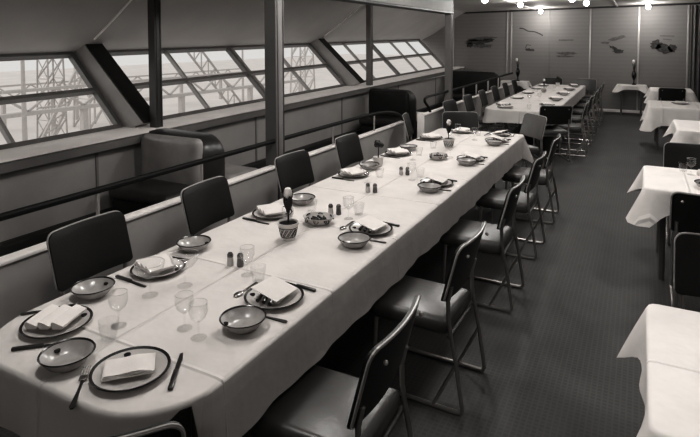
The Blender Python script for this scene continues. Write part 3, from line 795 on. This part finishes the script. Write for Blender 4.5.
PL, BO = Proto(mk_plate), Proto(mk_bowl)
NF, NN, NT = Proto(mk_napkin_flat), Proto(mk_napkin_fan), Proto(mk_napkin_tent)
KN, FO, SP = Proto(mk_knife), Proto(mk_fork), Proto(mk_spoon)
WG, TU, GO = Proto(mk_glass), Proto(mk_tumbler), Proto(mk_goblet)
SS, PP = Proto(mk_shaker('salt', 'salt_shaker')), Proto(mk_shaker('pepper', 'pepper_shaker'))
DI, FP, VA, SPo = Proto(mk_dish), Proto(mk_flowerpot), Proto(mk_vase), Proto(mk_small_pot)
Z = TZ+.001
def rot2(x, y, a): return (x*math.cos(a)-y*math.sin(a), x*math.sin(a)+y*math.cos(a))
def setting(px, py, deg, nap, napdeg, where, bowl=None, knife=True, fork=True, spoon=False, detail=True):
    """one place: plate with napkin, bowl at the diner's left hand, cutlery. deg: direction the diner faces (0 = away from camera)"""
    a = math.radians(deg)
    PL.place(px, py, Z, a, 'dark-rimmed dinner plate at the '+where, 'plate', 'dinner plates')
    {'flat': NF, 'fan': NN, 'tent': NT}[nap].place(px, py, Z+(.016 if nap == 'flat' else .019), a+math.radians(napdeg), {'flat': 'stacked', 'fan': 'rolled', 'tent': 'folded'}[nap]+' napkin on the plate at '+where, 'napkin', 'napkins on plates')
    if bowl: BO.place(bowl[0], bowl[1], Z, a, 'dark-rimmed small bowl at the '+where, 'bowl', 'small bowls')
    if fork:
        x, y = rot2(-.143, -.055, a); FO.place(px+x, py+y, Z, a+.06, 'silver fork beside the plate at the '+where, 'fork', 'forks')
    if knife:
        x, y = rot2(.148, -.02, a); KN.place(px+x, py+y, Z, a-.05, 'dark-handled knife beside the plate at the '+where, 'knife', 'knives')
    if spoon:
        x, y = rot2(.02, .16, a); SP.place(px+x, py+y, Z, a+PI/2, 'dessert spoon above the plate at the '+where, 'spoon', 'dessert spoons')
# near table
setting(-1.48, 1.23, 38, 'flat', 8, 'near corner of near table, aisle side', (-1.715, 1.165))
setting(-1.985, 1.31, -45, 'fan', 72, 'near corner of near table, window side', (-2.085, 1.545))
for i, (py, by, bx) in enumerate(((1.88, 1.635, -1.335), (2.83, 2.585, -1.345), (3.99, 3.78, -1.345), (4.95, 4.745, -1.345), (5.98, 5.75, -1.34))):
    setting(-1.365, py, 90, 'tent', [5, 0, 10, 4, 8][i], '%s place on aisle side of near table' % ORD[i], (bx, by), spoon=i < 2)
for i, (py, px, by, bx) in enumerate(((1.86, -2.03, 2.145, -2.075), (2.80, -2.04, 3.10, -2.01), (3.93, -2.05, 4.20, -2.04), (4.86, -2.05, 5.10, -2.04), (5.80, -2.05, None, None))):
    setting(px, py, -90, 'fan', [75, 60, 70, 60, 70][i], '%s place on window side of near table' % ORD[i], (bx, by) if by else None, spoon=False)
setting(-1.86, 6.36, 180, 'fan', 80, 'far end of near table, window side', None, spoon=False)
setting(-1.42, 6.36, 180, 'tent', 80, 'far end of near table, aisle side', None, spoon=False)
# glasses: a tall and a low one above each place
gl = [(WG, -1.77, 1.42), (TU, -1.72, 1.335), (WG, -1.53, 1.525), (WG, -1.435, 1.50), (GO, -1.865, 1.66), (GO, -1.80, 1.80), (WG, -1.62, 2.02), (TU, -1.53, 1.985),
      (WG, -1.80, 2.62), (TU, -1.86, 2.98), (WG, -1.58, 2.96), (TU, -1.56, 3.06), (WG, -1.85, 3.78), (TU, -1.84, 3.98), (WG, -1.58, 4.02), (TU, -1.55, 4.13),
      (WG, -1.84, 4.70), (TU, -1.86, 4.92), (WG, -1.57, 4.98), (TU, -1.85, 5.30), (WG, -1.60, 5.95), (WG, -1.82, 5.75), (TU, -1.64, 6.25), (WG, -1.84, 6.12)]
gd = ['behind the window-side corner bowl', 'between the two near corner places', 'behind near corner plate, aisle side', 'nearest the aisle behind near corner plate', 'before the nearest window-side plate', 'beside nearest window-side plate, farther of two',
      'behind the nearest aisle-side plate', 'just behind nearest aisle-side napkin', 'near the large patterned flowerpot', 'between second and third window-side places', 'behind the second aisle-side plate', 'beyond second aisle-side plate',
      'before the third window-side plate', 'beyond third window-side plate', 'behind the third aisle-side plate', 'beyond third aisle-side plate', 'before the fourth window-side plate', 'beyond fourth window-side plate', 'behind the fourth aisle-side plate',
      'beside the farther flowerpot', 'behind the fifth aisle-side plate', 'before the fifth window-side plate', 'at the far end of near table', 'beyond the farther flowerpot']
for (pr, x, y), d in zip(gl, gd):
    nm = 'stemmed wine glass' if pr is WG else ('low water glass' if pr is TU else 'wide coupe glass')
    pr.place(x, y, Z, 0, 'clear %s %s' % (nm, d), 'glass', 'drinking glasses on the near table')
# salt and pepper pairs down the middle
for (x, y, d) in ((-1.765, 2.07, 'nearest pair, before the large flowerpot'), (-1.725, 2.99, 'second pair, beyond the relish dish'), (-1.735, 3.55, 'third pair along the middle'), (-1.72, 4.14, 'fourth pair along the middle')):
    SS.place(x, y, Z, 0, 'pale salt shaker, '+d, 'shaker', 'salt shakers'); PP.place(x+.05, y+.015, Z, 0, 'dark pepper shaker, '+d, 'shaker', 'pepper shakers')
FP.place(-1.715, 2.50, Z, 0.4, 'white tulip in zigzag-patterned pot in the middle of near table', 'potted plant', 'potted tulips')
FP.place(-1.72, 5.40, Z, 2.0, 'white tulip in patterned pot near far end of near table', 'potted plant', 'potted tulips')
DI.place(-1.70, 2.80, Z, 0.3, 'white dish with dark scroll ornaments beside the nearer tulip pot', 'dish', 'ornamented dishes')
DI.place(-1.64, 4.84, Z, 1.4, 'small ornamented dish in the middle, before the farther tulip pot', 'dish', 'ornamented dishes')
SPo.place(-2.02, 4.34, Z, 0, 'dark flower in small pot at window-side edge of near table', 'potted plant')
# far table
for i, y in enumerate((9.6, 10.65, 11.75, 12.8, 13.8)):
    PL.place(-1.37, y, Z, PI/2, 'plate at %s place on the aisle side of the far table' % ORD[i], 'plate', 'plates on the far table')
    NT.place(-1.37, y, Z+.014, PI/2-1, 'napkin on plate at %s place, aisle side of far table' % ORD[i], 'napkin', 'napkins on the far table')
    BO.place(-1.33, y-.25, Z, PI/2, 'small bowl at %s place on the aisle side of the far table' % ORD[i], 'bowl', 'bowls on the far table')
for i, y in enumerate((9.35, 10.5, 11.6, 12.7, 13.6)):
    PL.place(-2.03, y, Z, -PI/2, 'plate at %s place on the window side of the far table' % ORD[i], 'plate', 'plates on the far table')
    NN.place(-2.03, y, Z+.014, -PI/2+.5, 'napkin on plate at %s place, window side of far table' % ORD[i], 'napkin', 'napkins on the far table')
PL.place(-1.92, 8.98, Z, 0, 'plate at the near end of the far table', 'plate', 'plates on the far table')
NN.place(-1.92, 8.98, Z+.014, .5, 'napkin on plate at near end of the far table', 'napkin', 'napkins on the far table')
FP.place(-1.76, 11.9, Z, 1, 'potted tulip in the middle of the far table', 'potted plant', 'potted tulips')
SPo.place(-1.72, 13.7, Z, 0, 'dark flower in small pot at far end of far table', 'potted plant')
for (pr, x, y, d) in ((WG, -1.72, 9.98, 'nearest on the far table'), (WG, -1.60, 10.3, 'second on the far table'), (TU, -1.55, 8.98, 'at the near end of far table'), (WG, -1.80, 11.2, 'before the far table tulip'), (WG, -1.62, 12.4, 'beyond the far table tulip'), (TU, -1.86, 12.9, 'far along the far table')):
    pr.place(x, y, Z, 0, 'clear %s %s' % ('stemmed wine glass' if pr is WG else 'low water glass', d), 'glass', 'drinking glasses on the far table')
# small tables
TU.place(.33, 5.32, Z, 0, 'clear low water glass on the second small aisle-side table', 'glass')
WG.place(.38, 5.22, Z, 0, 'clear stemmed glass on the second small aisle-side table', 'glass')
NN.place(.50, 5.27, Z, 1.4, 'folded white napkin on second small table beside the glasses', 'napkin', 'napkins on small tables')
BO.place(.46, 4.80, Z, 0, 'small dark-rimmed bowl on the second small aisle-side table', 'bowl')
PL.place(.60, 10.85, Z, 0, 'dark-rimmed plate on the fourth small aisle-side table', 'plate')
NN.place(.60, 10.85, Z+.014, 1.5, 'folded white napkin on plate on the fourth small table', 'napkin', 'napkins on small tables')
VA.place(-2.87, 14.9, Z, 0, 'black vase with pale bloom on window-side serving table', 'vase', 'vases on serving tables')
VA.place(-.14, 14.9, Z, 1, 'black vase with pale bloom on aisle-side serving table', 'vase', 'vases on serving tables')

# ------------------------------------------------------------------ murals: flat ink sketches on the far wall
def blob(mb, x, z, w, h, rnd, ang=0, n=22, rough=.28):
    pts = []
    for k in range(n):
        a = 2*PI*k/n; r = 1+rnd.uniform(-rough, rough); px, pz = w*r*math.cos(a), h*r*math.sin(a)
        pts.append((x+px*math.cos(ang)-pz*math.sin(ang), z+px*math.sin(ang)+pz*math.cos(ang)))
    mb.prism(pts, 'y', -.004, 0)
def mural(x, z, label, parts):
    o = empty('mural_picture', (x, YF-.002, z)); tag(o, label, 'mural'); rnd = random.Random(int(x*100)+900)
    for nm, m, bl in parts:
        mb = MB()
        for b in bl:
            if len(b) == 2: 
                for p, q in zip(b[0][:-1], b[0][1:]): mb.bar((p[0], -.003, p[1]), (q[0], -.003, q[1]), .006, b[1], (0, 0, 1))
            else: blob(mb, b[0], b[1], b[2], b[3], rnd, b[4])
        mb.build(nm, m, o, smooth=0)
mural(-3.94, 1.72, 'dark smudged landscape sketch painted on far wall above black bench',
      [('dark_wash', 'ink', [(-.1, .03, .30, .07, 0), (.22, .08, .14, .05, 0), (-.3, -.06, .09, .07, .4)]), ('pale_wash', 'ink_soft', [(.0, .12, .38, .05, .1), (.05, -.08, .3, .05, 0)])])
mural(-2.60, 1.80, 'gull above a small boat sketched on far wall, second panel',
      [('gull', 'ink', [([(-.30, .32), (-.2, .31), (-.08, .24), (0, .23), (.1, .22), (.22, .17), (.30, .12)], .03)]), ('boat', 'ink', [(-.02, -.26, .14, .035, -.1), ([(-.14, -.22), (-.10, -.12), (0, -.14)], .015)])])
mural(-1.72, 1.60, 'faint harbour building sketched on far wall, middle panel',
      [('building', 'ink_soft', [([(-.18, -.08), (-.18, .2), (.18, .2), (.18, -.08)], .03), ([(-.1, -.08), (-.1, .18)], .05), ([(.06, -.08), (.06, .18)], .06)]), ('ground_strokes', 'ink_soft', [(0, -.14, .24, .035, 0), (-.04, -.22, .2, .03, 0)])])
mural(-.62, 1.68, 'flying shape over rocks sketched on far wall above serving table',
      [('upper_shape', 'ink_soft', [(.08, .16, .20, .045, .22), (-.18, .05, .10, .03, 0)]), ('rocks', 'ink', [(.02, -.08, .11, .04, -.4), (.12, -.16, .13, .05, 0)])])
mural(.44, 1.62, 'dark clump of foliage sketched on far wall, last panel',
      [('foliage', 'ink', [(-.12, .06, .12, .11, 0), (.05, -.04, .17, .11, -.3), (.22, -.02, .09, .09, 0)]), ('strokes', 'ink_soft', [([(-.05, .28), (.25, .27)], .02), ([(.02, .2), (.2, .18)], .02)])])

# ------------------------------------------------------------------ ceiling lamps
def mk_lamp():
    o = empty('ceiling_lamp')
    MB().lathe([(0, .0), (.06, .0), (.055, -.03), (.03, -.04), (0, -.04)], 20).build('base', 'trim_metal', o)
    MB().sphere((0, 0, -.085), .055, 18, 12).build('globe', 'globe', o)
    return o
LA = Proto(mk_lamp)
def lamp(x, y, power, label, mesh=True, r=.07, spot=0):
    cz = ceil_z(x)
    if mesh: LA.place(x, y, cz, 0, label, 'lamp', 'round ceiling lamps')
    l = bpy.data.lights.new('lamp_or_fill', 'SPOT' if spot else 'POINT')
    if spot: l.spot_size = math.radians(spot); l.spot_blend = .7
    l.energy = power; l.shadow_soft_size = r; l.color = (1, .985, .96)
    q = bpy.data.objects.new('lamp_or_fill', l); COL.objects.link(q); q.location = (x, y, cz-.17)
LAMPS = [(-2.50, 9.9, 22), (-2.22, 11.7, 20), (-2.27, 14.6, 34), (-1.12, 10.7, 18), (-1.0, 12.1, 18), (.12, 14.5, 40)]
LN = ['nearest to farther pillar', 'second from farther pillar, window-side row', 'over far end of far table', 'nearest in the aisle-side row', 'second in the aisle-side row', 'alone nearest to the far wall serving table']
for (x, y, pw), nm in zip(LAMPS, LN): lamp(x, y, pw, 'glowing round ceiling lamp, '+nm)
for (x, y, pw, sp) in ((-1.75, 1.35, 36, 0), (-1.8, 3.0, 40, 0), (-1.9, 4.8, 50, 0), (-1.75, 6.7, 42, 0), (-1.75, 8.4, 16, 0), (.8, 1.9, 64, 84), (.8, 4.8, 64, 92), (.8, 8.4, 44, 100), (-.2, 6.4, 30, 0), (-.1, 2.6, 15, 0), (-.3, 9.4, 22, 0), (-.2, -.9, 16, 0)):
    lamp(x, y, pw, None, mesh=False, r=.12, spot=sp)  # unseen lights: out-of-view ceiling lamps, plus fills added for drape and aisle floor

# ------------------------------------------------------------------ world, camera, view
sun = bpy.data.lights.new('hazy_sun', 'SUN'); sun.energy = 1.5; sun.angle = math.radians(50); sun.color = (1, .985, .96)
so = bpy.data.objects.new('hazy_sun', sun); COL.objects.link(so); so.location = (-20, -8, 10)
so.rotation_euler = Vector((.82, .38, -.40)).to_track_quat('-Z', 'Y').to_euler()
w = bpy.data.worlds.new('overcast'); scene.world = w; w.use_nodes = True
bg = w.node_tree.nodes['Background']; bg.inputs[0].default_value = (1.0, .985, .965, 1); bg.inputs[1].default_value = .72
cam = bpy.data.cameras.new('camera'); co = bpy.data.objects.new('camera', cam); COL.objects.link(co); scene.camera = co
yaw, pit, roll, H = .4869, .0495, -.0024, 1.83
F = Vector((-math.sin(yaw)*math.cos(pit), math.cos(yaw)*math.cos(pit), -math.sin(pit))); R = Vector((math.cos(yaw), math.sin(yaw), 0)); U = R.cross(F)
R2 = R*math.cos(roll)+U*math.sin(roll); U2 = U*math.cos(roll)-R*math.sin(roll)
mt = Matrix((R2, U2, -F)).transposed().to_4x4(); mt.translation = (0, 0, H); co.matrix_world = mt
cam.sensor_width = 36; cam.lens = 550/700*36; cam.shift_y = (66.694-218.5)/700; cam.clip_start = .05; cam.clip_end = 300
scene.view_settings.view_transform = 'Standard'; scene.view_settings.look = 'None'
scene.view_settings.exposure = 0.14; scene.view_settings.gamma = 0.79
